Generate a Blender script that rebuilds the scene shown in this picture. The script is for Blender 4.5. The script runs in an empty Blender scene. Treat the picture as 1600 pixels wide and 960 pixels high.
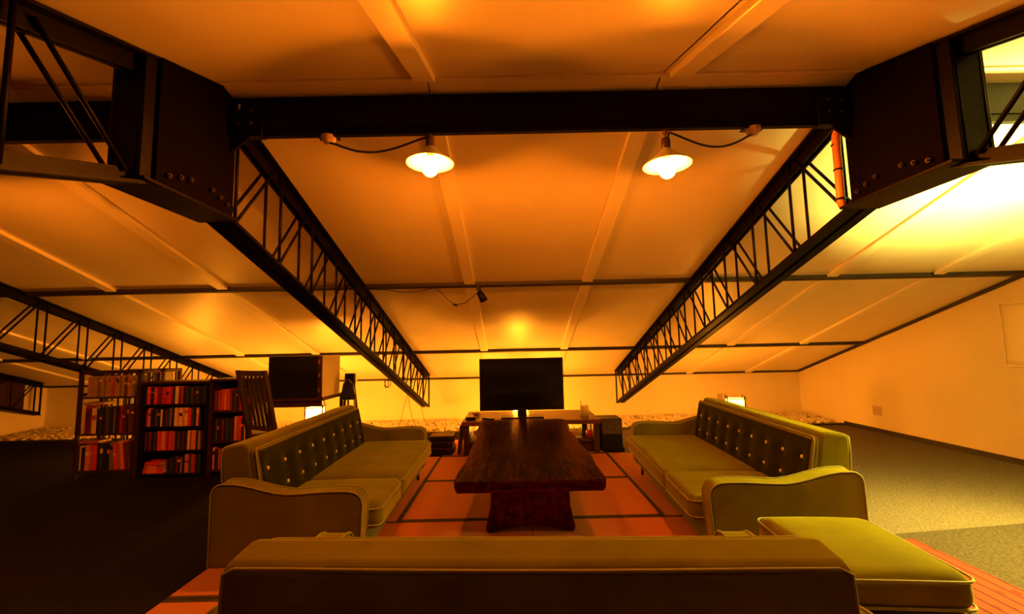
import bpy, bmesh, math, random
from mathutils import Vector, Matrix, noise as mnoise

random.seed(7)
PI = math.pi
S = bpy.context.scene
C = S.collection

# ------------------------------------------------------------------ camera, world, exposure
PITCH, YAW, ROLL = math.radians(5.5515), math.radians(-0.1306), math.radians(1.2216)
cam_d = bpy.data.cameras.new('camera')
cam_d.sensor_width = 36.0
cam_d.lens = 36.0 * 676.81 / 1600.0
cam_d.clip_start = 0.02
cam = bpy.data.objects.new('camera', cam_d)
C.objects.link(cam)
fwd = Vector((-math.sin(YAW) * math.cos(PITCH), math.cos(YAW) * math.cos(PITCH), math.sin(PITCH)))
r0 = fwd.cross(Vector((0, 0, 1))).normalized()
u0 = r0.cross(fwd)
rt = r0 * math.cos(ROLL) - u0 * math.sin(ROLL)
up = u0 * math.cos(ROLL) + r0 * math.sin(ROLL)
m = Matrix((rt, up, -fwd)).transposed().to_4x4()
m.translation = Vector((0, 0, 1.2))
cam.matrix_world = m
S.camera = cam

w = bpy.data.worlds.new('world')
S.world = w
w.use_nodes = True
w.node_tree.nodes['Background'].inputs[0].default_value = (0.01, 0.004, 0.001, 1)
w.node_tree.nodes['Background'].inputs[1].default_value = 0.2
S.view_settings.view_transform = 'Standard'
S.view_settings.look = 'None'
S.view_settings.gamma = 1.0
S.view_settings.use_curve_mapping = False
S.view_settings.exposure = 0.0
S.cycles.use_denoising = True
S.cycles.sample_clamp_indirect = 6.0

# strengths of the room's own lamps (built into the lamp builders further down)
PENDANT_COL, PENDANT = (1.0, 0.220, 0.007), 1480.0
LANTERN_COL, LANTERN = (1.0, 0.30, 0.014), 58.0
DRUM_COL, DRUM = (1.0, 0.80, 0.13), 4900.0

# ------------------------------------------------------------------ materials
def mat(name, col, rough=0.6, metal=0.0, spec=0.5, sheen=0.0, noise=None, bump=0.0, bscale=40.0, coat=0.0, sheen_col=None):
    m = bpy.data.materials.new(name)
    m.use_nodes = True
    nt = m.node_tree
    b = nt.nodes['Principled BSDF']
    b.inputs['Base Color'].default_value = (*col, 1)
    b.inputs['Roughness'].default_value = rough
    b.inputs['Metallic'].default_value = metal
    b.inputs['Specular IOR Level'].default_value = spec
    b.inputs['Coat Weight'].default_value = coat
    if sheen:
        b.inputs['Sheen Weight'].default_value = sheen
        b.inputs['Sheen Roughness'].default_value = 0.35
        if sheen_col:
            b.inputs['Sheen Tint'].default_value = (*sheen_col, 1)
    tc = nt.nodes.new('ShaderNodeTexCoord')
    if noise:                                   # (scale, col2, stretch)
        sc, col2, stretch = noise
        mp = nt.nodes.new('ShaderNodeMapping')
        mp.inputs['Scale'].default_value = stretch
        nt.links.new(tc.outputs['Object'], mp.inputs[0])
        n = nt.nodes.new('ShaderNodeTexNoise')
        n.inputs['Scale'].default_value = sc
        n.inputs['Detail'].default_value = 6
        nt.links.new(mp.outputs[0], n.inputs['Vector'])
        rp = nt.nodes.new('ShaderNodeValToRGB')
        rp.color_ramp.elements[0].position = 0.35
        rp.color_ramp.elements[1].position = 0.68
        rp.color_ramp.elements[0].color = (*col, 1)
        rp.color_ramp.elements[1].color = (*col2, 1)
        nt.links.new(n.outputs['Fac'], rp.inputs[0])
        nt.links.new(rp.outputs[0], b.inputs['Base Color'])
    if bump:
        mp = nt.nodes.new('ShaderNodeMapping')
        if noise:
            mp.inputs['Scale'].default_value = noise[2]
        nt.links.new(tc.outputs['Object'], mp.inputs[0])
        n2 = nt.nodes.new('ShaderNodeTexNoise')
        n2.inputs['Scale'].default_value = bscale
        n2.inputs['Detail'].default_value = 5
        nt.links.new(mp.outputs[0], n2.inputs['Vector'])
        bp = nt.nodes.new('ShaderNodeBump')
        bp.inputs['Strength'].default_value = bump
        bp.inputs['Distance'].default_value = 0.02
        nt.links.new(n2.outputs['Fac'], bp.inputs['Height'])
        nt.links.new(bp.outputs[0], b.inputs['Normal'])
    return m

def emit(name, col, strength):
    m = bpy.data.materials.new(name)
    m.use_nodes = True
    nt = m.node_tree
    nt.nodes.clear()
    e = nt.nodes.new('ShaderNodeEmission')
    e.inputs[0].default_value = (*col, 1)
    e.inputs[1].default_value = strength
    o = nt.nodes.new('ShaderNodeOutputMaterial')
    nt.links.new(e.outputs[0], o.inputs[0])
    return m

M = {}
M['ceiling'] = mat('ceiling_vinyl', (0.74, 0.66, 0.50), 0.42, noise=(1.6, (0.80, 0.72, 0.56), (1, 1, 1)), bump=0.10, bscale=2.2)
M['backing'] = mat('ceiling_backing', (0.5, 0.42, 0.3), 0.8)
M['batten'] = mat('batten_vinyl', (0.82, 0.74, 0.58), 0.4)
M['wall'] = mat('wall_plaster', (0.78, 0.68, 0.50), 0.75, noise=(1.2, (0.72, 0.62, 0.44), (1, 1, 1)), bump=0.04, bscale=6)
M['steel'] = mat('black_painted_steel', (0.0035, 0.002, 0.0017), 0.5, spec=0.08, noise=(9, (0.006, 0.003, 0.0024), (1, 1, 1)), bump=0.05, bscale=60)
M['steel_plate'] = mat('brown_painted_plate', (0.0032, 0.0014, 0.0012), 0.75, spec=0.02, noise=(14, (0.0022, 0.0010, 0.0009), (1, 1, 1)), bump=0.04, bscale=80)
M['bolt'] = mat('bolt_steel', (0.05, 0.035, 0.03), 0.3, metal=0.6)
M['purlin'] = mat('dark_purlin', (0.018, 0.010, 0.008), 0.6)
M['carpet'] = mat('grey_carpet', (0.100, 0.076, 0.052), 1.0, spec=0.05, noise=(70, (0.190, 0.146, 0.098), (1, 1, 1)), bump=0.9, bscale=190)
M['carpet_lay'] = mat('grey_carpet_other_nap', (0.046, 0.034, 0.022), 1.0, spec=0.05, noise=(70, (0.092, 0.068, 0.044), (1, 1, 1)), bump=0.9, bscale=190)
M['carpet_shaded'] = mat('grey_carpet_shaded', (0.010, 0.008, 0.007), 1.0, spec=0.03, noise=(70, (0.018, 0.014, 0.011), (1, 1, 1)), bump=0.9, bscale=190)  # the same grey carpet, darkened to carry the shade on it
M['floor'] = mat('floor_board', (0.06, 0.05, 0.04), 0.9)
M['tatami'] = mat('tatami_rush', (0.42, 0.135, 0.07), 0.6, spec=0.3, noise=(22, (0.50, 0.165, 0.085), (1, 26, 1)), bump=0.25, bscale=40)
M['heri'] = mat('mat_border_cloth', (0.030, 0.016, 0.012), 0.9)
M['kerb'] = mat('dark_kerb', (0.02, 0.013, 0.010), 0.6)
M['gravel'] = mat('pale_gravel', (0.62, 0.50, 0.36), 0.8, noise=(7, (0.80, 0.70, 0.54), (1, 1, 1)))
M['gravel_soil'] = mat('gravel_under', (0.36, 0.26, 0.16), 0.9, noise=(60, (0.55, 0.43, 0.28), (1, 1, 1)), bump=0.6, bscale=70)
M['velvet'] = mat('green_velvet', (0.082, 0.072, 0.002), 0.9, spec=0.02, sheen=0.40, sheen_col=(0.95, 0.88, 0.05), noise=(5, (0.115, 0.102, 0.003), (1, 1, 1)), bump=0.12, bscale=7)
M['velvet_shaded'] = mat('green_velvet_shaded', (0.008, 0.008, 0.0005), 0.9, spec=0.01, sheen=0.28, sheen_col=(0.90, 0.95, 0.06), noise=(5, (0.015, 0.016, 0.001), (1, 1, 1)), bump=0.12, bscale=7)  # darker copy of the sofa velvet, its shade painted into the colour
M['piping'] = mat('green_piping', (0.15, 0.14, 0.012), 0.7, sheen=0.4, sheen_col=(0.9, 0.9, 0.3))
M['button'] = mat('pale_green_button', (0.42, 0.44, 0.16), 0.35)
M['sofa_under'] = mat('dark_green_base_cloth', (0.050, 0.060, 0.008), 0.9, sheen=0.2)
M['dark_wood'] = mat('dark_wood', (0.024, 0.008, 0.005), 0.4, spec=0.22, noise=(6, (0.055, 0.018, 0.010), (1, 9, 9)), bump=0.06, bscale=30)
M['table_wood'] = mat('lacquered_red_brown_wood', (0.022, 0.003, 0.002), 0.30, metal=0.85, spec=0.08, noise=(3.2, (0.075, 0.011, 0.007), (7, 0.8, 7)), bump=0.35, bscale=6)
M['table_wood'].node_tree.nodes['Principled BSDF'].inputs['Specular Tint'].default_value = (0.30, 0.08, 0.06, 1)
M['stand_wood'] = mat('tv_table_wood', (0.060, 0.018, 0.009), 0.42, spec=0.3, noise=(4, (0.13, 0.040, 0.018), (1, 8, 8)), bump=0.08, bscale=20)
M['black'] = mat('black_plastic', (0.006, 0.005, 0.005), 0.4, spec=0.15)
M['screen'] = mat('tv_screen', (0.004, 0.004, 0.004), 0.12)
M['black_cloth'] = mat('black_cloth', (0.010, 0.009, 0.009), 0.9, bump=0.2, bscale=90)
M['basket'] = mat('dark_woven', (0.035, 0.018, 0.014), 0.6, noise=(30, (0.07, 0.035, 0.025), (1, 1, 1)), bump=0.9, bscale=60)
M['white'] = mat('white_enamel', (0.80, 0.76, 0.66), 0.3)
M['white_board'] = mat('pale_cabinet_side', (0.74, 0.66, 0.52), 0.6, noise=(3, (0.70, 0.62, 0.48), (1, 1, 1)))
M['brass'] = mat('aged_brass', (0.35, 0.17, 0.06), 0.35, metal=0.8)
M['porcelain'] = mat('brown_socket', (0.10, 0.04, 0.02), 0.4)
M['cable'] = mat('black_cable', (0.012, 0.010, 0.010), 0.5)
M['grey_cable'] = mat('grey_cable', (0.30, 0.25, 0.20), 0.5)
M['white_cable'] = mat('white_cable', (0.6, 0.55, 0.45), 0.5)
M['conduit'] = mat('orange_conduit', (0.70, 0.24, 0.12), 0.4)
M['plate'] = mat('beige_wall_plate', (0.48, 0.36, 0.27), 0.45)
M['box'] = mat('beige_junction_box', (0.50, 0.36, 0.28), 0.45)
M['sheet'] = mat('pale_vinyl_sheet', (0.80, 0.71, 0.53), 0.5, bump=0.15, bscale=3)
M['wax'] = mat('cream_wax', (0.82, 0.74, 0.55), 0.5)
M['twig'] = mat('twig', (0.06, 0.04, 0.015), 0.8)
M['bulb'] = emit('pendant_bulb_glow', PENDANT_COL, PENDANT)
M['paper'] = emit('lit_lantern_paper', LANTERN_COL, LANTERN)
M['paper_bright'] = emit('brightly_lit_lantern_paper', LANTERN_COL, LANTERN * 2.6)
M['drum_bulb'] = emit('standing_lamp_bulb_glow', DRUM_COL, DRUM)

def drum_shade_mat():
    m = bpy.data.materials.new('lamp_shade_cloth')
    m.use_nodes = True
    nt = m.node_tree
    nt.nodes.clear()
    d = nt.nodes.new('ShaderNodeBsdfDiffuse')
    d.inputs[0].default_value = (0.75, 0.68, 0.55, 1)
    t = nt.nodes.new('ShaderNodeBsdfTranslucent')
    t.inputs[0].default_value = (0.17, 0.12, 0.04, 1)
    mx = nt.nodes.new('ShaderNodeMixShader')
    mx.inputs[0].default_value = 0.45
    o = nt.nodes.new('ShaderNodeOutputMaterial')
    nt.links.new(d.outputs[0], mx.inputs[1])
    nt.links.new(t.outputs[0], mx.inputs[2])
    nt.links.new(mx.outputs[0], o.inputs[0])
    return m
M['drum_shade'] = drum_shade_mat()
M['glass'] = drum_shade_mat()
M['glass'].name = 'frosted_jar_glass'
for nd in M['glass'].node_tree.nodes:
    if nd.bl_idname == 'ShaderNodeBsdfTranslucent':
        nd.inputs[0].default_value = (0.95, 0.90, 0.78, 1)
    if nd.bl_idname == 'ShaderNodeMixShader':
        nd.inputs[0].default_value = 0.75

def rug_mat():
    m = mat('red_kilim', (0.55, 0.045, 0.018), 0.9, spec=0.1)
    nt = m.node_tree
    b = nt.nodes['Principled BSDF']
    tc = nt.nodes.new('ShaderNodeTexCoord')
    sx = nt.nodes.new('ShaderNodeSeparateXYZ')
    nt.links.new(tc.outputs['Object'], sx.inputs[0])
    def math_(op, a, bv=None, c=None):
        n = nt.nodes.new('ShaderNodeMath')
        n.operation = op
        for i, v in enumerate((a, bv, c)):
            if v is None:
                continue
            if isinstance(v, (int, float)):
                n.inputs[i].default_value = v
            else:
                nt.links.new(v, n.inputs[i])
        return n.outputs[0]
    # lengthwise stripes of uneven width
    a = math_('ABSOLUTE', math_('SINE', math_('MULTIPLY', sx.outputs[0], 46.0)))
    s1 = math_('LESS_THAN', a, 0.28)
    a2 = math_('ABSOLUTE', math_('SINE', math_('MULTIPLY_ADD', sx.outputs[0], 113.0, 0.8)))
    s2 = math_('MULTIPLY', math_('LESS_THAN', a2, 0.26), 0.6)
    # small motifs in the bands
    v = nt.nodes.new('ShaderNodeTexVoronoi')
    mp = nt.nodes.new('ShaderNodeMapping')
    mp.inputs['Scale'].default_value = (14.6, 9.0, 1)
    nt.links.new(tc.outputs['Object'], mp.inputs[0])
    nt.links.new(mp.outputs[0], v.inputs['Vector'])
    v.inputs['Scale'].default_value = 1.0
    v.inputs['Randomness'].default_value = 0.35
    s3 = math_('MULTIPLY', math_('LESS_THAN', v.outputs['Distance'], 0.24), 0.85)
    f = math_('MAXIMUM', math_('MAXIMUM', s1, s2), s3)
    mx = nt.nodes.new('ShaderNodeMix')
    mx.data_type = 'RGBA'
    mx.inputs[6].default_value = (0.40, 0.026, 0.012, 1)
    mx.inputs[7].default_value = (0.035, 0.008, 0.008, 1)
    nt.links.new(f, mx.inputs[0])
    nt.links.new(mx.outputs[2], b.inputs['Base Color'])
    return m
M['rug'] = rug_mat()

# ------------------------------------------------------------------ mesh helpers
class MB:
    def __init__(self):
        self.v, self.f = [], []
    def add(self, vs, fs):
        o = len(self.v)
        self.v += [tuple(p) for p in vs]
        self.f += [tuple(i + o for i in f) for f in fs]
        return self
    def box(self, lo, hi, rot=None, about=None):
        x0, y0, z0 = lo
        x1, y1, z1 = hi
        vs = [Vector(p) for p in ((x0, y0, z0), (x1, y0, z0), (x1, y1, z0), (x0, y1, z0), (x0, y0, z1), (x1, y0, z1), (x1, y1, z1), (x0, y1, z1))]
        if rot is not None:
            c = Vector(about) if about is not None else sum(vs, Vector()) / 8
            vs = [rot @ (p - c) + c for p in vs]
        return self.add(vs, [(0, 3, 2, 1), (4, 5, 6, 7), (0, 1, 5, 4), (1, 2, 6, 5), (2, 3, 7, 6), (3, 0, 4, 7)])
    def tube(self, pts, r, n=8, closed=False, caps=True):
        pts = [Vector(p) for p in pts]
        k = len(pts)
        rings = []
        prev = None
        for i, p in enumerate(pts):
            if closed:
                d = pts[(i + 1) % k] - pts[i - 1]
            else:
                d = pts[min(i + 1, k - 1)] - pts[max(i - 1, 0)]
            d.normalize()
            if prev is None:
                a = Vector((0, 0, 1)) if abs(d.z) < 0.9 else Vector((1, 0, 0))
                s = d.cross(a).normalized()
            else:
                s = (prev - d * prev.dot(d))
                s = s.normalized() if s.length > 1e-6 else d.orthogonal().normalized()
            prev = s
            t = d.cross(s)
            rr = r[i] if isinstance(r, (list, tuple)) else r
            rings.append([p + (s * math.cos(2 * PI * j / n) + t * math.sin(2 * PI * j / n)) * rr for j in range(n)])
        vs = [q for ring in rings for q in ring]
        fs = []
        for i in range(k if closed else k - 1):
            a, b = i * n, ((i + 1) % k) * n
            for j in range(n):
                j2 = (j + 1) % n
                fs.append((a + j, a + j2, b + j2, b + j))
        if caps and not closed:
            fs.append(tuple(range(n - 1, -1, -1)))
            fs.append(tuple((k - 1) * n + j for j in range(n)))
        return self.add(vs, fs)
    def prism(self, poly, axis, a, b):
        """poly: 2-D outline; extruded along axis ('x': poly is (y,z); 'y': poly is (x,z); 'z': poly is (x,y))."""
        n = len(poly)
        def P(p, t):
            return {'x': (t, p[0], p[1]), 'y': (p[0], t, p[1]), 'z': (p[0], p[1], t)}[axis]
        vs = [P(p, a) for p in poly] + [P(p, b) for p in poly]
        fs = [tuple(range(n - 1, -1, -1)), tuple(range(n, 2 * n))]
        fs += [(i, (i + 1) % n, n + (i + 1) % n, n + i) for i in range(n)]
        return self.add(vs, fs)
    def lathe(self, prof, c, n=24, close=False):
        vs, fs = [], []
        for r, z in prof:
            for j in range(n):
                vs.append((c[0] + r * math.cos(2 * PI * j / n), c[1] + r * math.sin(2 * PI * j / n), c[2] + z))
        k = len(prof)
        for i in range(k - 1 + (1 if close else 0)):
            for j in range(n):
                j2 = (j + 1) % n
                i2 = (i + 1) % k
                fs.append((i * n + j, i * n + j2, i2 * n + j2, i2 * n + j))
        return self.add(vs, fs)
    def ball(self, c, rx, ry, rz, n=12, k=8):
        prof = []
        vs, fs = [], []
        for i in range(1, k):
            a = PI * i / k
            for j in range(n):
                b = 2 * PI * j / n
                vs.append((c[0] + rx * math.sin(a) * math.cos(b), c[1] + ry * math.sin(a) * math.sin(b), c[2] + rz * math.cos(a)))
        top, bot = len(vs), len(vs) + 1
        vs += [(c[0], c[1], c[2] + rz), (c[0], c[1], c[2] - rz)]
        for i in range(k - 2):
            for j in range(n):
                j2 = (j + 1) % n
                fs.append((i * n + j, (i + 1) * n + j, (i + 1) * n + j2, i * n + j2))
        for j in range(n):
            j2 = (j + 1) % n
            fs.append((top, j, j2))
            fs.append((bot, (k - 2) * n + j2, (k - 2) * n + j))
        return self.add(vs, fs)
    def rbox(self, c, h, r, n=(8, 8, 4), puff=0.0, fn=None):
        """rounded box: centre c, half sizes h, edge radius r, puffed top and bottom"""
        hx, hy, hz = h
        def ticks(hh, k):
            e = [-hh, -hh + r * 0.08, -hh + r * 0.3, -hh + r * 0.62, -hh + r]
            mid = [-hh + r + (2 * hh - 2 * r) * i / k for i in range(1, k)]
            return e + mid + [-t for t in reversed(e)]
        X, Y, Z = ticks(hx, n[0]), ticks(hy, n[1]), ticks(hz, n[2])
        idx, vs, fs = {}, [], []
        def V(x, y, z):
            key = (round(x, 6), round(y, 6), round(z, 6))
            if key in idx:
                return idx[key]
            q = Vector((x, y, z))
            inn = Vector((max(-hx + r, min(hx - r, x)), max(-hy + r, min(hy - r, y)), max(-hz + r, min(hz - r, z))))
            d = q - inn
            p = inn + d.normalized() * r if d.length > 1e-9 else q
            if puff:
                p.z += (puff if z > 0 else -puff * 0.4) * (1 - (x / hx) ** 2) * (1 - (y / hy) ** 2) * abs(z / hz)
            if fn:
                p = fn(p)
            idx[key] = len(vs)
            vs.append(p + Vector(c))
            return idx[key]
        def face(A, B, mk, flip):
            for i in range(len(A) - 1):
                for j in range(len(B) - 1):
                    q = [V(*mk(A[i], B[j])), V(*mk(A[i + 1], B[j])), V(*mk(A[i + 1], B[j + 1])), V(*mk(A[i], B[j + 1]))]
                    fs.append(tuple(reversed(q)) if flip else tuple(q))
        face(X, Y, lambda a, b: (a, b, hz), False)
        face(X, Y, lambda a, b: (a, b, -hz), True)
        face(X, Z, lambda a, b: (a, -hy, b), False)
        face(X, Z, lambda a, b: (a, hy, b), True)
        face(Y, Z, lambda a, b: (hx, a, b), False)
        face(Y, Z, lambda a, b: (-hx, a, b), True)
        return self.add(vs, fs)

def obj(name, mb, material, parent=None, smooth=False, bevel=0.0, segs=2, loc=None, rotz=0.0):
    me = bpy.data.meshes.new(name)
    me.from_pydata(mb.v, [], mb.f)
    me.materials.append(material)
    if smooth:
        me.polygons.foreach_set('use_smooth', [True] * len(me.polygons))
    me.update()
    o = bpy.data.objects.new(name, me)
    C.objects.link(o)
    if parent is not None:
        o.parent = parent
    if loc is not None:
        o.location = loc
    o.rotation_euler[2] = rotz
    if bevel:
        b = o.modifiers.new('bevel', 'BEVEL')
        b.width = bevel
        b.segments = segs
        b.limit_method = 'ANGLE'
        b.angle_limit = math.radians(40)
    return o

def tag(o, label, cat, group=None):
    o['label'] = label
    o['category'] = cat
    if group:
        o['group'] = group
    return o

def thing(name, label, cat, loc=(0, 0, 0), rotz=0.0, group=None):
    o = bpy.data.objects.new(name, None)
    C.objects.link(o)
    o.empty_display_size = 0.05
    o.location = loc
    o.rotation_euler = (0, 0, rotz)
    return tag(o, label, cat, group)

def struct(name, mb, material, parent=None, **k):
    o = obj(name, mb, material, parent, **k)
    o['kind'] = 'structure'
    return o

def dup(o, loc=None, label=None, rotz=None, parent=None):
    c = o.copy()
    C.objects.link(c)
    if parent is not None:
        c.parent = parent
    if loc is not None:
        c.location = loc
    if rotz is not None:
        c.rotation_euler = (0, 0, rotz)
    if label:
        c['label'] = label
    for ch in list(o.children):
        dup(ch, parent=c)
    return c

def rotz_m(a): return Matrix.Rotation(a, 3, 'Z')
def rotx_m(a): return Matrix.Rotation(a, 3, 'X')
def roty_m(a): return Matrix.Rotation(a, 3, 'Y')

# ------------------------------------------------------------------ room dimensions
YR, ZR, SF, SN = 1.94, 2.477, 0.3172, 0.314
YW, XL, XR, YF = 7.45, -7.90, 4.87, -3.60
def roof(y):
    return ZR - SF * (y - YR) if y >= YR else ZR - SN * (YR - y)
GF = -0.012                                     # carpet level (mats lie on it, their top at 0)
TRX = (-1.415, 1.74, -4.57, -7.73)

# ------------------------------------------------------------------ structure: walls, floor
struct('wall_back', MB().box((XL - .1, YW, -.1), (XR + .1, YW + .1, roof(YW) + .03)), M['wall'])
struct('wall_front', MB().box((XL - .1, YF - .1, -.1), (XR + .1, YF, roof(YF) + .03)), M['wall'])
gable = [(YF - .1, -.1), (YW + .1, -.1), (YW + .1, roof(YW) + .03), (YR, ZR + .05), (YF - .1, roof(YF) + .03)]
struct('wall_left', MB().prism(gable, 'x', XL - .1, XL), M['wall'])
struct('wall_right', MB().prism(gable, 'x', XR, XR + .1), M['wall'])

fl = struct('floor', MB().box((XL, YF, -.10), (XR, YW, -.03)), M['floor'])
# two widths of carpet laid with a seam that shows on the open floor beside the ottoman
SEAM = lambda x: 2.872 + 0.118 * (x - 2.49)
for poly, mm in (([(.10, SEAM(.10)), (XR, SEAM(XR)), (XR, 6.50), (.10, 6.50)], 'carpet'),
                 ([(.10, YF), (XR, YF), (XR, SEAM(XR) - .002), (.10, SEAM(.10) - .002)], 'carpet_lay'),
                 ([(XL, YF), (.098, YF), (.098, 6.50), (XL, 6.50)], 'carpet_shaded')):  # left side of the carpet, shade put into its colour
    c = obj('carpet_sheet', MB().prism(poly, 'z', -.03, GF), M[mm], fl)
struct('baseboard_right', MB().box((XR - .014, YF, GF), (XR, 6.5, .045)), M['kerb'], bevel=.003)
struct('baseboard_left', MB().box((XL, YF, GF), (XL + .014, 6.5, .045)), M['kerb'], bevel=.003)
struct('trim_1', MB().box((XL, 6.50, -.03), (XR, 6.55, .012)), M['kerb'], bevel=.004)

# gravel bed between the kerb and the back wall
def gravel_h(x, y):
    t = (y - 6.55) / (YW - 6.55)
    return .005 + .045 * t + .012 * mnoise.noise(Vector((x * 1.4, y * 1.4, 0)))
gm = MB()
nx, ny = 90, 8
vs, fs = [], []
for j in range(ny + 1):
    for i in range(nx + 1):
        x = XL + (XR - XL) * i / nx
        y = 6.55 + (YW - 6.55) * j / ny
        vs.append((x, y, gravel_h(x, y) - .012))
for j in range(ny):
    for i in range(nx):
        a = j * (nx + 1) + i
        fs.append((a, a + 1, a + nx + 2, a + nx + 1))
gm.add(vs, fs)
struct('trim_2', gm, M['gravel_soil'])
phi = (1 + 5 ** .5) / 2
ico_v = [Vector(p).normalized() for p in ((-1, phi, 0), (1, phi, 0), (-1, -phi, 0), (1, -phi, 0), (0, -1, phi), (0, 1, phi), (0, -1, -phi), (0, 1, -phi), (phi, 0, -1), (phi, 0, 1), (-phi, 0, -1), (-phi, 0, 1))]
ico_f = [(0, 11, 5), (0, 5, 1), (0, 1, 7), (0, 7, 10), (0, 10, 11), (1, 5, 9), (5, 11, 4), (11, 10, 2), (10, 7, 6), (7, 1, 8), (3, 9, 4), (3, 4, 2), (3, 2, 6), (3, 6, 8), (3, 8, 9), (4, 9, 5), (2, 4, 11), (6, 2, 10), (8, 6, 7), (9, 8, 1)]
gs = MB()
rg = random.Random(3)
for k in range(6200):
    x = rg.uniform(XL + .03, XR - .03)
    y = rg.uniform(6.59, YW - .055)
    r = rg.uniform(.018, .036)
    R3 = Matrix.Rotation(rg.uniform(0, 6.3), 3, 'Z') @ Matrix.Rotation(rg.uniform(-.5, .5), 3, 'X')
    sc = Vector((r * rg.uniform(.8, 1.3), r * rg.uniform(.7, 1.1), r * rg.uniform(.5, .8)))
    c = Vector((x, y, gravel_h(x, y) + r * .15))
    gs.add([R3 @ Vector((p.x * sc.x * rg.uniform(.85, 1.1), p.y * sc.y, p.z * sc.z)) + c for p in ico_v], ico_f)
gravel = obj('gravel', gs, M['gravel'])
gravel['kind'] = 'stuff'
tag(gravel, 'pale pebbles filling the strip along the low back wall', 'gravel')

# ------------------------------------------------------------------ ceiling: backing, panels, battens, purlins
cl = MB().prism([(YF - .1, roof(YF - .1) + .03), (YR, ZR + .03), (YW + .1, roof(YW + .1) + .03), (YW + .1, roof(YW + .1) + .10), (YR, ZR + .10), (YF - .1, roof(YF - .1) + .10)], 'x', XL - .1, XR + .1)
ceil = struct('ceiling', cl, M['backing'])
bays = [(XL, -7.0, -5.8, -4.57), (-4.57, -3.70, -2.67, -1.415), (-1.415, -0.375, 0.735, 1.74), (1.74, 3.0, 4.0, XR)]
rows = [(YF, -2.14), (-2.14, -.14), (-.14, YR), (YR, 4.02), (4.02, 5.99), (5.99, YW)]
rp_ = random.Random(11)
for xs in bays:
    for a, b in zip(xs[:-1], xs[1:]):
        for y0, y1 in rows:
            mb = MB()
            n, k = 5, 6
            g = .004
            vs, fs = [], []
            sag = rp_.uniform(.006, .014)
            for j in range(k + 1):
                for i in range(n + 1):
                    x = a + g + (b - a - 2 * g) * i / n
                    y = y0 + g + (y1 - y0 - 2 * g) * j / k
                    s = sag * (1 - (2 * i / n - 1) ** 2) * (1 - (2 * j / k - 1) ** 2) + .003 * mnoise.noise(Vector((x * 2, y * 1.3, 4)))
                    vs.append((x, y, roof(y) + .006 - s))
            top = len(vs)
            for i, j in ((0, 0), (n, 0), (n, k), (0, k)):
                q = vs[j * (n + 1) + i]
                vs.append((q[0], q[1], q[2] + .02))
            for j in range(k):
                for i in range(n):
                    q = j * (n + 1) + i
                    fs.append((q, q + n + 1, q + n + 2, q + 1))
            fs.append((top, top + 1, top + 2, top + 3))
            obj('ceiling_panel', mb.add(vs, fs), M['ceiling'], ceil, smooth=True)
def strip(name, x0, x1, y0, y1, d, material, x0b=None, x1b=None):
    """strip lying under the roof from y0 to y1, d deep; x may change along it"""
    x0b = x0 if x0b is None else x0b
    x1b = x1 if x1b is None else x1b
    vs = []
    for x, y in ((x0, y0), (x1, y0), (x1b, y1), (x0b, y1)):
        vs += [(x, y, roof(y) - d), (x, y, roof(y) + .012)]
    fs = [(0, 6, 4, 2), (1, 3, 5, 7), (0, 2, 3, 1), (2, 4, 5, 3), (4, 6, 7, 5), (6, 0, 1, 7)]
    return obj(name, MB().add(vs, fs), material, ceil, bevel=min(.008, d * .3))
for xs in bays:
    for x in xs[1:-1]:
        far0, far1 = (.665, .765) if abs(x - .735) < .01 else (x - .055, x + .045)
        n0, n1 = (.763, .865) if abs(x - .735) < .01 else (x - .055, x + .045)
        for (y0, y1) in rows[3:]:
            yy0, yy1 = (y0 + .03 if y0 > 2 else 2.09), y1 - .03
            strip('seam_batten', far0, far1, yy0, yy1, .022, M['batten'])
        for (y0, y1) in rows[:3]:
            strip('seam_batten', n0, n1, y0 + .03, y1 - .03, .022, M['batten'])
for y in (4.02, 5.99, -.14, -2.14):
    for xs in bays:
        strip('purlin', xs[0] + (.06 if xs[0] > XL else 0), xs[3] - (.06 if xs[3] < XR else 0), y - .022, y + .022, .030, M['purlin'])
strip('eave_strip', XL, XR, YW - .035, YW, .022, M['purlin'])
strip('ridge_cap', XL, XR, YR - .035, YR - .001, .006, M['batten'])
for x0, x1 in ((XR - .035, XR), (XL, XL + .035)):
    strip('rake_strip', x0, x1, YR, YW - .035, .030, M['purlin'])
    strip('rake_strip', x0, x1, YF, YR, .030, M['purlin'])

# ------------------------------------------------------------------ roof trusses
Y0 = 1.825                                      # truss symmetry
def zbot(y):
    y = abs(y - Y0) + Y0
    return 1.870 - .309 * (y - 2.05) if y > 2.05 else 1.870
def ztop(y): return roof(y)
t = thing('roof_truss', 'black lattice roof truss over the left-hand green sofa', 'roof truss', (TRX[0], 0, 0), group='black lattice roof trusses')
def chord(name, y0, y1, top, hgt, half):
    mb = MB()
    z = ztop if top else zbot
    for s in (-1, 1):                           # a pair of angle irons back to back
        for (xa, xb, za, zb) in ((.012, half, 0, .012), (.012, .024, .012, hgt)):
            vs = []
            for y in (y0, y1):
                base = (z(y) - .004) if top else z(y)
                for x in (xa, xb):
                    for q in (za, zb):
                        vs.append((s * x, y, base - q if top else base + q))
            fs = [(0, 1, 3, 2), (4, 6, 7, 5), (0, 2, 6, 4), (1, 5, 7, 3), (0, 4, 5, 1), (2, 3, 7, 6)]
            mb.add(vs, fs)
    return obj(name, mb, M['steel'], t)
chord('top_chord', 2.0, 7.18, True, .075, .068)
chord('top_chord', 1.65, YF + .05, True, .075, .068)
chord('bottom_chord', 2.0, 7.17, False, .060, .068)
chord('bottom_chord', 1.65, YF + .30, False, .060, .068)
ys = [2.11 + .42 * k for k in range(13)]
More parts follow.
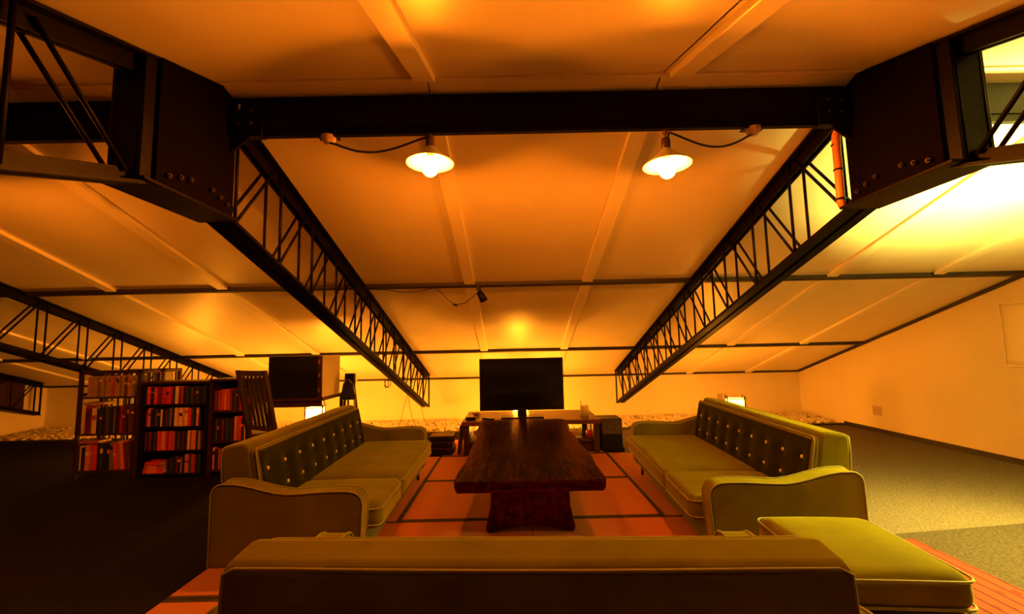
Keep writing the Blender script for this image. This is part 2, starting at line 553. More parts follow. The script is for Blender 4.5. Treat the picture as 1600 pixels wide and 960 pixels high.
for mirror in (False, True):
    for s in (-1, 1):
        for k, y in enumerate(ys):
            Yv = 2 * Y0 - y if mirror else y
            if Yv > 7.17 or Yv < YF + .2:
                continue
            x = s * .046
            obj('web_rod', MB().tube([(x, Yv, zbot(Yv) + .006), (x, Yv, ztop(Yv) - .02)], .0085, 6), M['steel'], t, smooth=True)
            if k + 1 < len(ys):
                y2 = ys[k + 1]
                Y2 = 2 * Y0 - y2 if mirror else y2
                if Y2 < YF + .2:
                    continue
                x2 = s * .034
                obj('web_brace', MB().tube([(x2, Yv + (.03 if not mirror else -.03), zbot(Yv) + .02), (x2, Y2 - (.06 if not mirror else -.06), ztop(Y2) - .02)], .0085, 6), M['steel'], t, smooth=True)
for s in (-1, 1):
    obj('end_post', MB().tube([(s * .05, 7.16, zbot(7.16) + .006), (s * .05, 7.16, ztop(7.16) - .02)], .010, 6), M['steel'], t, smooth=True)
pl_poly = [(1.590, 1.862), (2.045, 1.862), (2.045, roof(2.045) - .004), (YR, ZR - .006), (1.590, roof(1.59) - .004)]
for s in (-1, 1):
    p = obj('gusset_plate', MB().prism(pl_poly, 'x', s * .066, s * .076), M['steel_plate'], t, bevel=.002)
    for by, bz in ((1.640, 1.905), (1.700, 1.922), (1.755, 1.935), (1.885, 1.940), (1.940, 1.925), (1.990, 1.908)):
        b = MB().tube([(s * .074, by, bz), (s * .090, by, bz)], .011, 6)
        b.tube([(s * .086, by, bz), (s * .096, by, bz)], .006, 6)
        obj('bolt', b, M['bolt'], p)
obj('foot_plate', MB().box((-.11, 1.53, 1.850), (.085, 2.08, 1.863)), M['steel'], t, bevel=.002)
obj('plate_core', MB().box((-.05, 1.64, 1.87), (.05, 2.03, 2.38)), M['steel'], t)
obj('plate_post', MB().box((-.062, 1.535, 1.86), (.062, 1.585, roof(1.53) - .004)), M['steel'], t, bevel=.003)
dup(t, (TRX[1], 0, 0), 'black lattice roof truss over the right-hand green sofa, with the orange conduit on its plate')
dup(t, (TRX[2], 0, 0), 'black lattice roof truss passing behind the open book rack')
t4 = dup(t, (TRX[3], 0, 0), 'black lattice roof truss close to the far side wall, over the gravel')

obj('dark_infill', MB().prism([(5.2, zbot(5.2) + .06), (6.98, zbot(6.98) + .06), (6.98, ztop(6.98) - .07), (5.2, ztop(5.2) - .07)], 'x', -.03, -.02), M['dark_wood'], t4)  # thin dark panel filling the lattice near its wall end

# ------------------------------------------------------------------ ridge beams between the trusses
def ridge_beam(x0, x1, label):
    b = thing('ridge_beam', label, 'beam', ((x0 + x1) / 2, 2.06, 2.247), group='black steel ridge beams')
    h = (x1 - x0) / 2
    top = roof(2.06) - 2.247
    obj('web', MB().box((-h, -.044, .030), (h, -.036, top - .02)), M['steel'], b)
    obj('top_flange', MB().box((-h, -.044, top - .033), (h, .010, top - .020)), M['steel'], b, bevel=.002)
    obj('bottom_flange', MB().box((-h, -.060, 0), (h, -.030, .012)), M['steel'], b, bevel=.002)
    obj('face_channel', MB().box((-h, -.056, .012), (h, -.044, top + .008)).box((-h, -.062, .040), (h, -.056, .048)), M['steel'], b, bevel=.001)
    for s in (-1, 1):
        k = obj('end_bracket', MB().box((s * h - (.0 if s < 0 else .16), -.075, -.004), (s * h + (.16 if s < 0 else .0), -.030, top - .035))
                .prism([(s * h, -.08), (s * h - s * .10, .0), (s * h, .0)], 'y', -.06, -.045), M['steel'], b, bevel=.002)
        for dz in (.06, .12):
            for dx in (.05, .11):
                obj('bolt', MB().tube([(s * (h - dx), -.073, dz), (s * (h - dx), -.085, dz)], .009, 6), M['bolt'], k)
ridge_beam(-1.339, 1.664, 'black steel ridge beam carrying the two pendant lamps')
ridge_beam(-4.494, -1.491, 'black steel ridge beam seen through the lattice beside the left-hand plate')
ridge_beam(-7.654, -4.646, 'black steel ridge beam between the two trusses over the far side of the room')
ridge_beam(1.816, XR, 'black steel ridge beam running to the bare right-hand gable wall')

# ------------------------------------------------------------------ pendant lamps
def pendant(x, z_brim, label, box_x, sag):
    y = 2.015
    p = thing('pendant_lamp', label, 'lamp', (x, y, z_brim), group='enamel pendant lamps on the ridge beam')
    sh = MB().lathe([(.020, .062), (.030, .052), (.042, .038), (.075, .010), (.114, -.018), (.117, -.023), (.110, -.021), (.072, .004), (.040, .031), (.026, .044), (.018, .050)], (0, 0, 0), 28)
    obj('shade', sh, M['white'], p, smooth=True)
    obj('socket', MB().lathe([(.004, .118), (.018, .116), (.022, .105), (.022, .060), (.016, .052), (.016, .010), (.004, .008)], (0, 0, 0), 14), M['porcelain'], p, smooth=True)
    bl = MB().lathe([(.0005, -.084), (.018, -.081), (.031, -.070), (.037, -.053), (.037, -.037), (.031, -.018), (.021, .000), (.015, .014)], (0, 0, 0), 14)
    obj('bulb', bl, M['bulb'], p, smooth=True)
    top = 2.247 - z_brim
    obj('hook', MB().tube([(0, 0, .112), (0, 0, .135), (.010, 0, .148), (.004, 0, .160), (0, 0, top + .001)], .004, 6).tube([(0, .0, top - .022), (0, .0, top)], .014, 8), M['brass'], p, smooth=True)
    dx = box_x - x
    s = 1 if dx > 0 else -1
    pts = [(s * .010, 0, .112), (s * .016, 0, .5 * (.112 + top)), (s * .014, -.01, top - .018)]
    n = 14
    for i in range(1, n):
        u = i / n
        pts.append((s * .014 + (dx - s * .02) * u, -.01, top - .018 - .012 * u - (.052 + sag) * math.sin(PI * u ** 1.15)))
    pts.append((dx, 0, top - .030))
    obj('cord', MB().tube(pts, .0055, 6), M['cable'], p, smooth=True)
    return p
pendant(-.376, 2.122, 'glowing white enamel pendant lamp above the left-hand end of the low table', -.868, .012)
pendant(.768, 2.088, 'glowing white enamel pendant lamp above the right-hand side of the low table', 1.196, .020)
pendant(-2.95, 2.115, 'glowing white enamel pendant lamp over the open carpet before the bookcases, beyond the left-hand truss', -3.40, .015)
for x, lab in ((-3.40, 'small beige junction box on the ridge beam before the bookcases'), (-.868, 'small beige junction box under the ridge beam feeding the left-hand pendant'), (1.196, 'small beige junction box under the ridge beam feeding the right-hand pendant')):
    j = thing('junction_box', lab, 'electrical box', (x, 2.015, 2.247), group='pendant junction boxes')
    obj('rose', MB().lathe([(.002, -.036), (.022, -.034), (.032, -.020), (.036, -.006), (.036, 0)], (0, 0, 0), 14), M['box'], j, smooth=True)
    obj('backplate', MB().box((-.05, -.020, -.008), (.05, .030, 0)), M['black'], j, bevel=.002)

# orange conduit and grey cable at the right-hand plate
cd = thing('conduit', 'orange flexible conduit strapped down the right-hand truss beside its plate', 'conduit', (1.655, 2.10, 1.88))
obj('pipe', MB().tube([(.03, -.01, .395), (.012, -.012, .385), (.0, -.012, .36), (-.002, -.01, .30), (0, -.006, .15), (.002, 0, .02), (.010, 0, -.01)], .019, 10), M['conduit'], cd, smooth=True)
for z in (.31, .18, .03):
    obj('strap', MB().lathe([(.0205, -.005), (.0225, -.003), (.0225, .003), (.0205, .005)], (0, -.006, z), 12, close=True), M['black'], cd)
tag(obj('grey_cable', MB().tube([(1.70, 1.995, 2.425), (1.702, 1.99, 2.36), (1.712, 1.985, 2.33), (1.700, 1.985, 2.295), (1.665, 1.99, 2.283), (1.60, 2.02, 2.280)], .006, 6), M['grey_cable'], smooth=True), 'thin grey cable looping from the ridge down to the orange conduit', 'cable')
tag(obj('white_clip', MB().tube([(-1.285, 1.979, 2.400), (-1.285, 1.978, 2.385), (-1.290, 1.979, 2.366)], .004, 6), M['white_cable'], smooth=True), 'tiny white cable end hanging over the ridge beam beside the left-hand plate', 'cable')

# clamp spotlight on the purlin and its cable
sp = thing('clamp_spotlight', 'small black clamp spotlight hanging from the first purlin', 'spotlight', (-.300, 4.02, roof(4.02) - .03))
obj('clamp', MB().box((-.022, -.028, -.035), (.022, .028, .004)).box((-.010, -.034, -.020), (.010, -.026, .010)), M['black'], sp, bevel=.003)
obj('stem', MB().tube([(0, 0, -.02), (.008, 0, -.055)], .008, 8), M['black'], sp, smooth=True)
a = roty_m(math.radians(-28))
hd = MB().lathe([(.001, .02), (.022, .018), (.030, .0), (.034, -.035), (.038, -.085), (.032, -.087), (.001, -.070)], (0, 0, 0), 16)
hd.v = [tuple(a @ Vector(p) + Vector((.012, -.005, -.062))) for p in hd.v]
obj('head', hd, M['black'], sp, smooth=True)
cz = roof(4.02) - .034
pts = [(-.30, 4.0, cz - .04), (-.36, 3.995, cz - .10), (-.43, 3.995, cz - .15), (-.52, 3.995, cz - .165), (-.58, 3.995, cz - .12), (-.64, 3.995, cz - .055), (-.70, 3.995, cz), (-.78, 3.995, cz - .015), (-.90, 3.995, cz - .035), (-1.03, 3.995, cz - .034), (-1.16, 3.995, cz - .01), (-1.30, 4.0, cz - .002)]
tag(obj('spotlight_cable', MB().tube(pts, .004, 6).tube([(-.495, 3.995, cz - .170), (-.535, 3.995, cz - .160)], .011, 8), M['cable'], smooth=True), 'thin black cable drooping along the purlin to the clamp spotlight', 'cable')

# coil of cable and loose wires at the wall end of the left-hand truss
yc = 5.35
tag(obj('cable_coil', MB().tube([(-1.53 + .03 * math.cos(a_), yc + .05 * math.cos(a_ * .5), zbot(yc) - .035 + .05 * math.sin(a_)) for a_ in [i * .5 for i in range(38)]], .005, 6)
        .tube([(-1.50, yc, zbot(yc) + .01), (-1.52, yc, zbot(yc) + .0)], .012, 6), M['cable'], smooth=True), 'small coil of brown cable hung under the lattice near the back wall', 'cable')
for (x, y, x2, y2, lab) in ((-1.44, 6.05, -1.78, 6.75, 'thin dark wire slanting from the left-hand lattice down to the gravel'),
                            (-1.44, 6.10, -1.50, 6.85, 'thin dark wire hanging straight from the left-hand lattice to the gravel'),
                            (-1.37, 6.55, -1.36, 6.95, 'pale thin wire hanging from the wall end of the left-hand lattice')):
    z0, z1 = zbot(y) + .002, gravel_h(x2, y2) + .004
    tag(obj('hanging_wire', MB().tube([(x, y, z0), (x * .8 + x2 * .2, y * .9 + y2 * .1, z0 * .72 + z1 * .28), (x * .45 + x2 * .55, y * .5 + y2 * .5, z0 * .3 + z1 * .7), (x2, y2, z1)], .0035, 5), M['cable'], smooth=True), lab, 'wire')
tag(obj('cable_plug', MB().ball((-1.40, 5.62, zbot(5.62) + .085), .028, .028, .030), M['black'], smooth=True), 'dark round plug lodged in the left-hand lattice near the back wall', 'plug')

# ------------------------------------------------------------------ tatami mats
MX = (-1.75, -.82, 1.04, 1.97)
def mat_piece(x0, x1, y0, y1, border_along, label):
    g = .003
    h = thing('tatami_mat', label, 'mat', ((x0 + x1) / 2, (y0 + y1) / 2, GF), group='tatami mats under the sofas')
    a, b = (x1 - x0) / 2 - g, (y1 - y0) / 2 - g
    bw = .026
    if border_along == 'x':
        obj('rush_cover', MB().box((-a, -b + bw, 0), (a, b - bw, .0112)), M['tatami'], h)
        for s in (-1, 1):
            obj('cloth_border', MB().box((-a, s * b - (0 if s < 0 else bw), 0), (a, s * b + (bw if s < 0 else 0), .012)), M['heri'], h)
    else:
        o = obj('rush_cover', MB().box((-b, -a + bw, 0), (b, a - bw, .0112)), M['tatami'], h)
        o.rotation_euler[2] = PI / 2
        for s in (-1, 1):
            obj('cloth_border', MB().box((s * a - (0 if s < 0 else bw), -b, 0), (s * a + (bw if s < 0 else 0), b, .012)), M['heri'], h)
mat_piece(MX[1], MX[2], 3.21, 4.145, 'x', 'tatami mat under the front half of the low table')
mat_piece(MX[1], MX[2], 4.145, 5.08, 'x', 'tatami mat under the rear half of the low table')
mat_piece(MX[1], MX[2], 5.08, 6.0, 'x', 'tatami mat under the television table')
mat_piece(MX[0], MX[1], 3.21, 5.07, 'y', 'tatami mat lengthwise under the left-hand green sofa')
mat_piece(MX[2], MX[3], 3.21, 5.07, 'y', 'tatami mat lengthwise under the right-hand green sofa')
mat_piece(MX[0], .11, 2.28, 3.21, 'x', 'tatami mat between the low table and the left-hand end of the loveseat')
mat_piece(.11, MX[3], 2.28, 3.21, 'x', 'tatami mat between the low table and the ottoman')
mat_piece(MX[0], .11, 1.35, 2.28, 'x', 'tatami mat under the left-hand half of the loveseat')
mat_piece(.11, MX[3], 1.35, 2.28, 'x', 'tatami mat under the right-hand half of the loveseat')
mat_piece(MX[0], .11, .42, 1.35, 'x', 'tatami mat behind the left-hand half of the loveseat back')
mat_piece(.11, MX[3], .42, 1.35, 'x', 'tatami mat behind the right-hand half of the loveseat back')

# red runner
tag(obj('kilim_runner', MB().box((-.285, -1.05, 0), (.285, 1.05, .008)), M['rug'], loc=(2.155, 1.71, GF + .0), rotz=math.radians(.8), bevel=.002), 'red striped kilim runner on the carpet beside the ottoman', 'rug')

# ------------------------------------------------------------------ sofas
def arm_profile():
    pts = [(-.40, .115)]
    for i in range(7):                          # rounded rear corner
        a_ = PI - PI / 2 * i / 6
        pts.append((-.345 + .055 * math.cos(a_), .475 + .055 * math.sin(a_)))
    for i in range(1, 13):                      # the dip
        u = i / 12
        y = -.345 + u * .655
        z = .530 - .055 * (3 * min(1, u * 1.9) ** 2 - 2 * min(1, u * 1.9) ** 3) + .004 * math.sin(u * 9)
        pts.append((y, z))
    for i in range(1, 7):
        a_ = PI / 2 - PI / 2 * i / 6
        pts.append((.315 + .065 * math.cos(a_), .409 + .065 * math.sin(a_)))
    pts.append((.365, .115))
    return pts
def seat_piping(mb, hx, hy, r, z, c):
    pts = []
    for (sx, sy, a0) in ((1, 1, 0), (-1, 1, PI / 2), (-1, -1, PI), (1, -1, 1.5 * PI)):
        for i in range(5):
            a_ = a0 + PI / 2 * i / 4
            pts.append((c[0] + sx * (hx - r) + r * math.cos(a_), c[1] + sy * (hy - r) + r * math.sin(a_), c[2] + z))
    return mb.tube(pts, .0046, 6, closed=True)
def sofa(label, L, loc, rotz, splits, nbut):
    s_ = thing('sofa', label, 'sofa', loc, rotz, 'green velvet sofas round the low table')
    h = L / 2
    at = .11                                    # arm thickness
    prof = arm_profile()
    for sg in (-1, 1):
        xo, xi = sg * h, sg * (h - at)
        arm = obj('armrest', MB().prism(prof if sg > 0 else prof[::-1], 'x', min(xo, xi), max(xo, xi)), M['velvet'], s_, bevel=.014, segs=3)
        for x in (xo, xi):
            q = 1 if x == xo else -1
            obj('piping', MB().tube([(x - sg * q * .003, p[0], p[1]) for p in prof], .0048, 6), M['piping'], arm, smooth=True)
    hb = h - at
    obj('base_frame', MB().box((-hb, -.38, .115), (hb, .365, .235)), M['sofa_under'], s_, bevel=.012)
    # back shell
    bp_ = [(-.395, .20), (-.425, .62), (-.425, .675), (-.415, .694), (-.392, .702), (-.315, .712), (-.288, .709), (-.274, .690), (-.190, .22)]
    bk = obj('back_shell', MB().prism(bp_, 'x', -hb + .002, hb - .002), M['velvet'], s_, bevel=.016, segs=3)
    obj('piping', MB().tube([(-hb + .006, -.396, .22), (-hb + .006, -.422, .60), (-hb + .012, -.424, .682), (-hb + .035, -.420, .692)] + [(-hb + .035 + (2 * hb - .07) * i / 12, -.420, .693 - .006 * math.sin(PI * i / 12)) for i in range(1, 12)] + [(hb - .035, -.420, .692), (hb - .012, -.424, .682), (hb - .006, -.422, .60), (hb - .006, -.396, .22)], .0048, 6), M['piping'], bk, smooth=True)
    # tufted back cushion
    lean = math.radians(10)
    hz, hy = .205, .030
    buts = []
    for row, z in ((0, .075), (1, -.055)):
        for i in range(nbut):
            buts.append((-hb + (2 * hb) * (i + .5) / nbut + (0 if row == 0 else .0), z))
    def dimple(p):
        if p.y > 0:
            d = 0
            for bx, bz in buts:
                r2 = (p.x - bx) ** 2 + (p.z - bz) ** 2
                if r2 < .04:
                    d += .016 * math.exp(-r2 / .0016)
            p = p.copy()
            p.y += .012 * (1 - (p.x / hb) ** 2 * .5) * (1 - (p.z / hz) ** 2) - d
        return p
    mb = MB().rbox((0, 0, 0), (hb - .004, hy, hz), .028, (nbut * 6, 3, 16), fn=dimple)
    Rb = rotx_m(lean)
    off = Vector((0, -.226, .482))
    mb.v = [tuple(Rb @ Vector(p) + off) for p in mb.v]
    bc = obj('back_cushion', mb, M['velvet_shaded'], s_, smooth=True)
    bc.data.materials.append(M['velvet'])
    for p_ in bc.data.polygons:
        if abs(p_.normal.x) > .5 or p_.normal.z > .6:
            p_.material_index = 1  # ends and top keep the lighter velvet, so lit rims are painted in
    for bx, bz in buts:
        y = hy + .012 * (1 - (bx / hb) ** 2 * .5) * (1 - (bz / hz) ** 2) - .016
        b = MB().ball((0, 0, 0), .0125, .008, .0125, 10, 6)
        b.v = [tuple(Rb @ (Vector(p) + Vector((bx, y + .002, bz))) + off) for p in b.v]
        obj('button', b, M['button'], bc, smooth=True)
    loop = []
    for (sx, sz, a0) in ((1, 1, 0), (-1, 1, PI / 2), (-1, -1, PI), (1, -1, 1.5 * PI)):
        for i in range(5):
            a_ = a0 + PI / 2 * i / 4
            loop.append(Rb @ Vector((sx * (hb - .034) + .029 * math.cos(a_), hy - .010, sz * (hz - .030) + .029 * math.sin(a_))) + off)
    obj('piping', MB().tube(loop, .0045, 6, closed=True), M['piping'], bc, smooth=True)
    # seat cushions
    x = -hb
    for fr in splits:
        wd = 2 * hb * fr
        hx, hy2, hz2 = wd / 2 - .004, .315, .072
        c = (x + wd / 2, .130, .305)
        cu = obj('seat_cushion', MB().rbox(c, (hx, hy2, hz2), .045, (10, 8, 2), puff=.016), M['velvet'], s_, smooth=True)
        for z in (.042, -.042):
            seat_piping_mb = seat_piping(MB(), hx + .000, hy2 + .000, .045, z, c)
            obj('piping', seat_piping_mb, M['piping'], cu, smooth=True)
        x += wd
    for sx in (-1, 1):
        for sy in (-.32, .30):
            obj('leg', MB().tube([(sx * (h - .10), sy, .12), (sx * (h - .08), sy * 1.04, .002)], [.020, .012], 10), M['dark_wood'], s_, smooth=True)
    return s_
sofa('long green velvet sofa with buttoned back on the left-hand side, in front of the bookcases', 1.93, (-1.195, 3.295, 0), -PI / 2 + math.radians(1.2), (.70, .30), 9)
sofa('long green velvet sofa with buttoned back on the right-hand side, before the bare wall', 1.93, (1.455, 3.29, 0), PI / 2 - math.radians(3.4), (.30, .70), 9)
sofa('short green velvet loveseat seen from behind, closest to the camera', 1.69, (.045, 1.475, 0), math.radians(-2.5), (.5, .5), 7)

# ottoman
ot = thing('ottoman', 'square green velvet ottoman with loose top cushion beside the loveseat', 'ottoman', (1.372, 1.872, 0), math.radians(-5))
hx, hy, c = .248, .280, (0, 0, .320)
oc = obj('cushion', MB().rbox(c, (hx, hy, .066), .055, (10, 10, 2), puff=.026), M['velvet'], ot, smooth=True)
for z in (.046, -.046):
    obj('piping', seat_piping(MB(), hx, hy, .045, z, c), M['piping'], oc, smooth=True)
obj('base', MB().rbox((0, 0, .172), (.268, .305, .082), .03, (6, 6, 2)), M['velvet'], ot, smooth=True)
for sx in (-1, 1):
    for sy in (-1, 1):
        obj('leg', MB().tube([(sx * .20, sy * .22, .11), (sx * .215, sy * .235, .002)], [.020, .012], 10), M['dark_wood'], ot, smooth=True)

# ------------------------------------------------------------------ low table
tb = thing('low_table', 'long dark red-brown slab table on two flared pedestals between the sofas', 'table', (.10, 3.78, 0), math.radians(.0))
rt_ = random.Random(5)
poly = []
n = 40
yl0, yl1 = -1.12, 1.13
for i in range(n + 1):
    u = i / n
    y = yl0 + (yl1 - yl0) * u
    poly.append((.445 + .02 * u + .014 * math.sin(u * 7) + .007 * math.sin(u * 23 + 1) - (.012 if i in (0, n) else 0), y - .03 * (1 - u) * 0))
for i in range(n + 1):
    u = 1 - i / n
    y = yl0 + (yl1 - yl0) * u
    poly.append((-.455 + .0 * u - .013 * math.sin(u * 6 + 2) - .006 * math.sin(u * 19) + (.012 if i in (0, n) else 0), y))
# sawn front end bows very slightly
slab = MB()
npoly = len(poly)
for dz, k in ((0.352, .012), (.372, 0.0), (.405, .0), (.418, .008)):
    slab.v += [(p[0] - math.copysign(k, p[0]), p[1] * (1 - k * .5), dz) for p in poly]
for L_ in range(3):
    for i in range(npoly):
        j = (i + 1) % npoly
        slab.f.append((L_ * npoly + i, L_ * npoly + j, (L_ + 1) * npoly + j, (L_ + 1) * npoly + i))
half = n + 1
for L_, fl_ in ((0, True), (3, False)):
    for i in range(n):
        q = (L_ * npoly + i, L_ * npoly + i + 1, L_ * npoly + npoly - 2 - i, L_ * npoly + npoly - 1 - i)
        slab.f.append(tuple(reversed(q)) if fl_ else q)
obj('tabletop', slab, M['table_wood'], tb)
for y in (-.81, .66):
    out = [(-.285, 0), (-.295, .03), (-.262, .16), (-.255, .356), (.258, .356), (.265, .16), (.295, .03), (.285, 0)]
    arch = [(.285 - .57 * i / 10, .040 * math.sin(PI * i / 10)) for i in range(1, 10)]
    obj('pedestal', MB().prism(out + arch, 'y', y, y + .12), M['table_wood'], tb, bevel=.008)
obj('stretcher', MB().box((-.05, -.70, .12), (.05, .67, .18)), M['table_wood'], tb, bevel=.006)

# ------------------------------------------------------------------ television table and what stands on and under it
st = thing('television_table', 'low brown table with open shelf carrying the television', 'table', (.205, 5.48, 0))
obj('tabletop', MB().box((-.80, -.40, .325), (.80, .42, .375)), M['stand_wood'], st, bevel=.006)
for s in (-1, 1):
    obj('side_panel', MB().box((s * .785 - (0 if s < 0 else .07), -.37, .0), (s * .785 + (.07 if s < 0 else 0), .39, .326)), M['dark_wood'], st, bevel=.004)
obj('shelf', MB().box((-.72, -.36, .115), (.72, .36, .145)), M['dark_wood'], st, bevel=.003)
obj('plinth', MB().box((-.72, -.33, .0), (.72, -.30, .116)), M['dark_wood'], st)

tv = thing('television', 'black flat-screen television on the low brown table', 'television', (.108, 5.36, .375))
obj('bezel', MB().box((-.512, -.018, .083), (.512, .030, .712)), M['black'], tv, bevel=.006)
obj('screen', MB().box((-.488, -.0205, .112), (.488, -.017, .692)), M['screen'], tv)
obj('neck', MB().box((-.055, -.015, .015), (.055, .025, .12)), M['black'], tv, bevel=.006)
obj('foot', MB().box((-.255, -.125, 0), (.255, .115, .018)), M['black'], tv, bevel=.006)
obj('badge', MB().box((-.030, -.0215, .092), (.030, -.018, .098)), M['bolt'], tv)

jar = thing('glass_jar', 'small pale frosted jar on the television table', 'jar', (.865, 5.35, .375))
obj('glass', MB().lathe([(.001, .001), (.046, .001), (.050, .006), (.050, .125), (.046, .128), (.046, .010), (.001, .008)], (0, 0, 0), 20), M['glass'], jar, smooth=True)
obj('candle', MB().lathe([(.001, .0095), (.040, .0095), (.040, .075), (.001, .078)], (0, 0, 0), 16), M['wax'], jar, smooth=True)
tag(obj('twig', MB().tube([(.822, 5.34, .376), (.820, 5.345, .47), (.823, 5.345, .53), (.838, 5.345, .585)], [.004, .0035, .003, .002], 5).tube([(.822, 5.345, .525), (.808, 5.345, .545)], .0025, 5), M['twig'], smooth=True), 'thin bent twig standing beside the glass jar', 'twig')

bx = thing('trinket_box', 'small dark box with a pale lid at the near corner of the television table', 'box', (-.50, 5.24, .375))
obj('body', MB().box((-.06, -.045, 0), (.06, .045, .035)), M['black'], bx, bevel=.003)
obj('lid', MB().box((-.045, -.035, .035), (.03, .035, .052)), M['wax'], bx, bevel=.003)
bw = thing('dish', 'small shallow dish on the television table beside the screen', 'dish', (-.47, 5.55, .375))
obj('bowl', MB().lathe([(.001, .002), (.035, .0), (.040, .004), (.075, .035), (.072, .037), (.038, .010), (.001, .008)], (0, 0, 0), 20), M['brass'], bw, smooth=True)
tag(obj('remote_control', MB().box((-.022, -.08, 0), (.022, .08, .016)), M['black'], loc=(-.30, 5.24, .375), rotz=.9, bevel=.004), 'black remote control lying near the foot of the television', 'remote')

bb = thing('shelf_bowl', 'pale bowl on the shelf under the television table', 'bowl', (-.40, 5.40, .145))
obj('bowl', MB().lathe([(.001, .002), (.04, .0), (.045, .006), (.10, .062), (.096, .064), (.042, .012), (.001, .010)], (0, 0, 0), 20), M['white'], bb, smooth=True)
tag(obj('candle_stub', MB().lathe([(.001, 0), (.022, 0), (.022, .035), (.001, .037)], (-.42, 5.20, .145), 12), mat('orange_wax', (.75, .28, .14), .5), smooth=True), 'small orange candle stub in front of the pale shelf bowl', 'candle')
def booklike(name, lo, hi, cov, loc, rotz, label, cat, group=None, tilt=None):
    o = obj(name, MB().box(lo, hi), cov, loc=loc, rotz=rotz, bevel=.002)
    if tilt:
        o.rotation_euler = tilt
    return tag(o, label, cat, group)
booklike('magazine', (-.11, -.14, 0), (.11, .14, .012), mat('cream_paper', (.7, .58, .42), .5), (.66, 5.33, .146), .35, 'cream magazine lying on the television table shelf', 'magazine')
booklike('magazine', (-.10, -.13, 0), (.10, .13, .014), mat('rust_paper', (.45, .15, .07), .5), (.655, 5.34, .160), -.2, 'rust-coloured magazine lying on the cream one', 'magazine')
tag(obj('red_tin', MB().lathe([(.001, 0), (.040, 0), (.040, .075), (.037, .079), (.001, .080)], (.895, 5.24, .145), 16), mat('red_tin', (.55, .05, .04), .35), smooth=True), 'small red tin on the shelf near the woven speaker box', 'tin')
tag(obj('green_tin', MB().lathe([(.001, 0), (.036, 0), (.036, .13), (.030, .14), (.001, .142)], (.855, 5.36, .145), 16), mat('green_tin', (.06, .14, .06), .4), smooth=True), 'tall green tin behind the small red tin', 'tin')

sb = thing('speaker_box', 'dark woven-fronted box standing at the right-hand end of the television table', 'speaker', (1.145, 5.32, GF))
obj('cabinet', MB().box((-.125, -.15, 0), (.125, .15, .375)), M['black'], sb, bevel=.008)
obj('woven_front', MB().box((-.115, -.156, .20), (.115, -.149, .365)), M['basket'], sb, bevel=.003)
obj('corner_cap', MB().box((-.128, -.155, .355), (-.095, -.10, .379)), M['bolt'], sb, bevel=.003)
obj('corner_cap', MB().box((.055, -.155, .355), (.088, -.10, .379)), M['bolt'], sb, bevel=.003)
obj('foot_board', MB().box((-.125, -.17, 0), (.135, -.149, .05)), M['black'], sb)

for k, (wd, dp, z0, hh, lab) in enumerate(((.26, .26, GF, .085, 'flat dark case at the bottom of the stack by the television table'),
                                           (.25, .25, GF + .085, .075, 'flat dark case in the middle of the stack by the television table'),
                                           (.27, .24, GF + .160, .065, 'flat dark case topmost of the stack by the television table'))):
    o = thing('flat_case', lab, 'case', (-.84, 5.26, z0), .05 * (k - 1), group='stack of flat dark cases')
    obj('body', MB().box((-wd / 2, -dp / 2, 0), (wd / 2, dp / 2, hh - .008)), M['black'], o, bevel=.004)
    obj('lid', MB().box((-wd / 2 - .003, -dp / 2 - .003, hh - .012), (wd / 2 + .003, dp / 2 + .003, hh)), M['dark_wood'], o, bevel=.003)
    obj('latch', MB().box((wd / 2 - .05, -dp / 2 - .006, hh - .035), (wd / 2 - .02, -dp / 2, hh - .01)), M['bolt'], o)
o = obj('board', MB().box((-.012, -.16, 0), (.012, .16, .34)), M['dark_wood'], loc=(-.648, 5.30, GF), bevel=.003)
o.rotation_euler = (0, math.radians(6), 0)
tag(o, 'thin brown board leaning on the end of the television table', 'board')

# ------------------------------------------------------------------ book racks and bookcases
def rack(label, x, y):
    r = thing('book_rack', label, 'bookcase', (x, y, GF), group='open slatted book racks')
    w_, d, h_ = .64, .27, 1.075
    for sx in (-1, 1):
        for yy in (0, d - .03):
            x0 = sx * (w_ / 2) - (0 if sx < 0 else .034)
            obj('post', MB().box((x0, yy, 0), (x0 + .034, yy + .03, h_)), M['dark_wood'], r, bevel=.003)
        for z in (.10, .45, .82, 1.04):
            x0 = sx * (w_ / 2) - (0 if sx < 0 else .022)
            obj('side_rail', MB().box((x0, .03, z), (x0 + .022, d - .03, z + .03)), M['dark_wood'], r)
    obj('top_rail', MB().box((-w_ / 2, .0, h_ - .028), (w_ / 2, .026, h_)), M['dark_wood'], r, bevel=.003)
    obj('top_rail', MB().box((-w_ / 2, d - .026, h_ - .028), (w_ / 2, d, h_)), M['dark_wood'], r, bevel=.003)
    for z in (.062, .425, .795):
        obj('shelf', MB().box((-w_ / 2 + .004, .004, z), (w_ / 2 - .004, d - .032, z + .018)), M['dark_wood'], r, bevel=.002)
    for i in range(9):
        xx = -w_ / 2 + .06 + (w_ - .12) * i / 8
        obj('back_rod', MB().box((xx - .007, d - .020, .06), (xx + .007, d - .008, h_ - .02)), M['dark_wood'], r)
    return r
RX = -4.135
r1 = rack('open dark rack of slender posts, first of the bookcases, full of uniform volumes on top', RX, 4.5)
r2 = dup(r1, (-4.145, 4.80, GF), 'open dark rack standing behind the first rack, its top showing above the black bookcase')

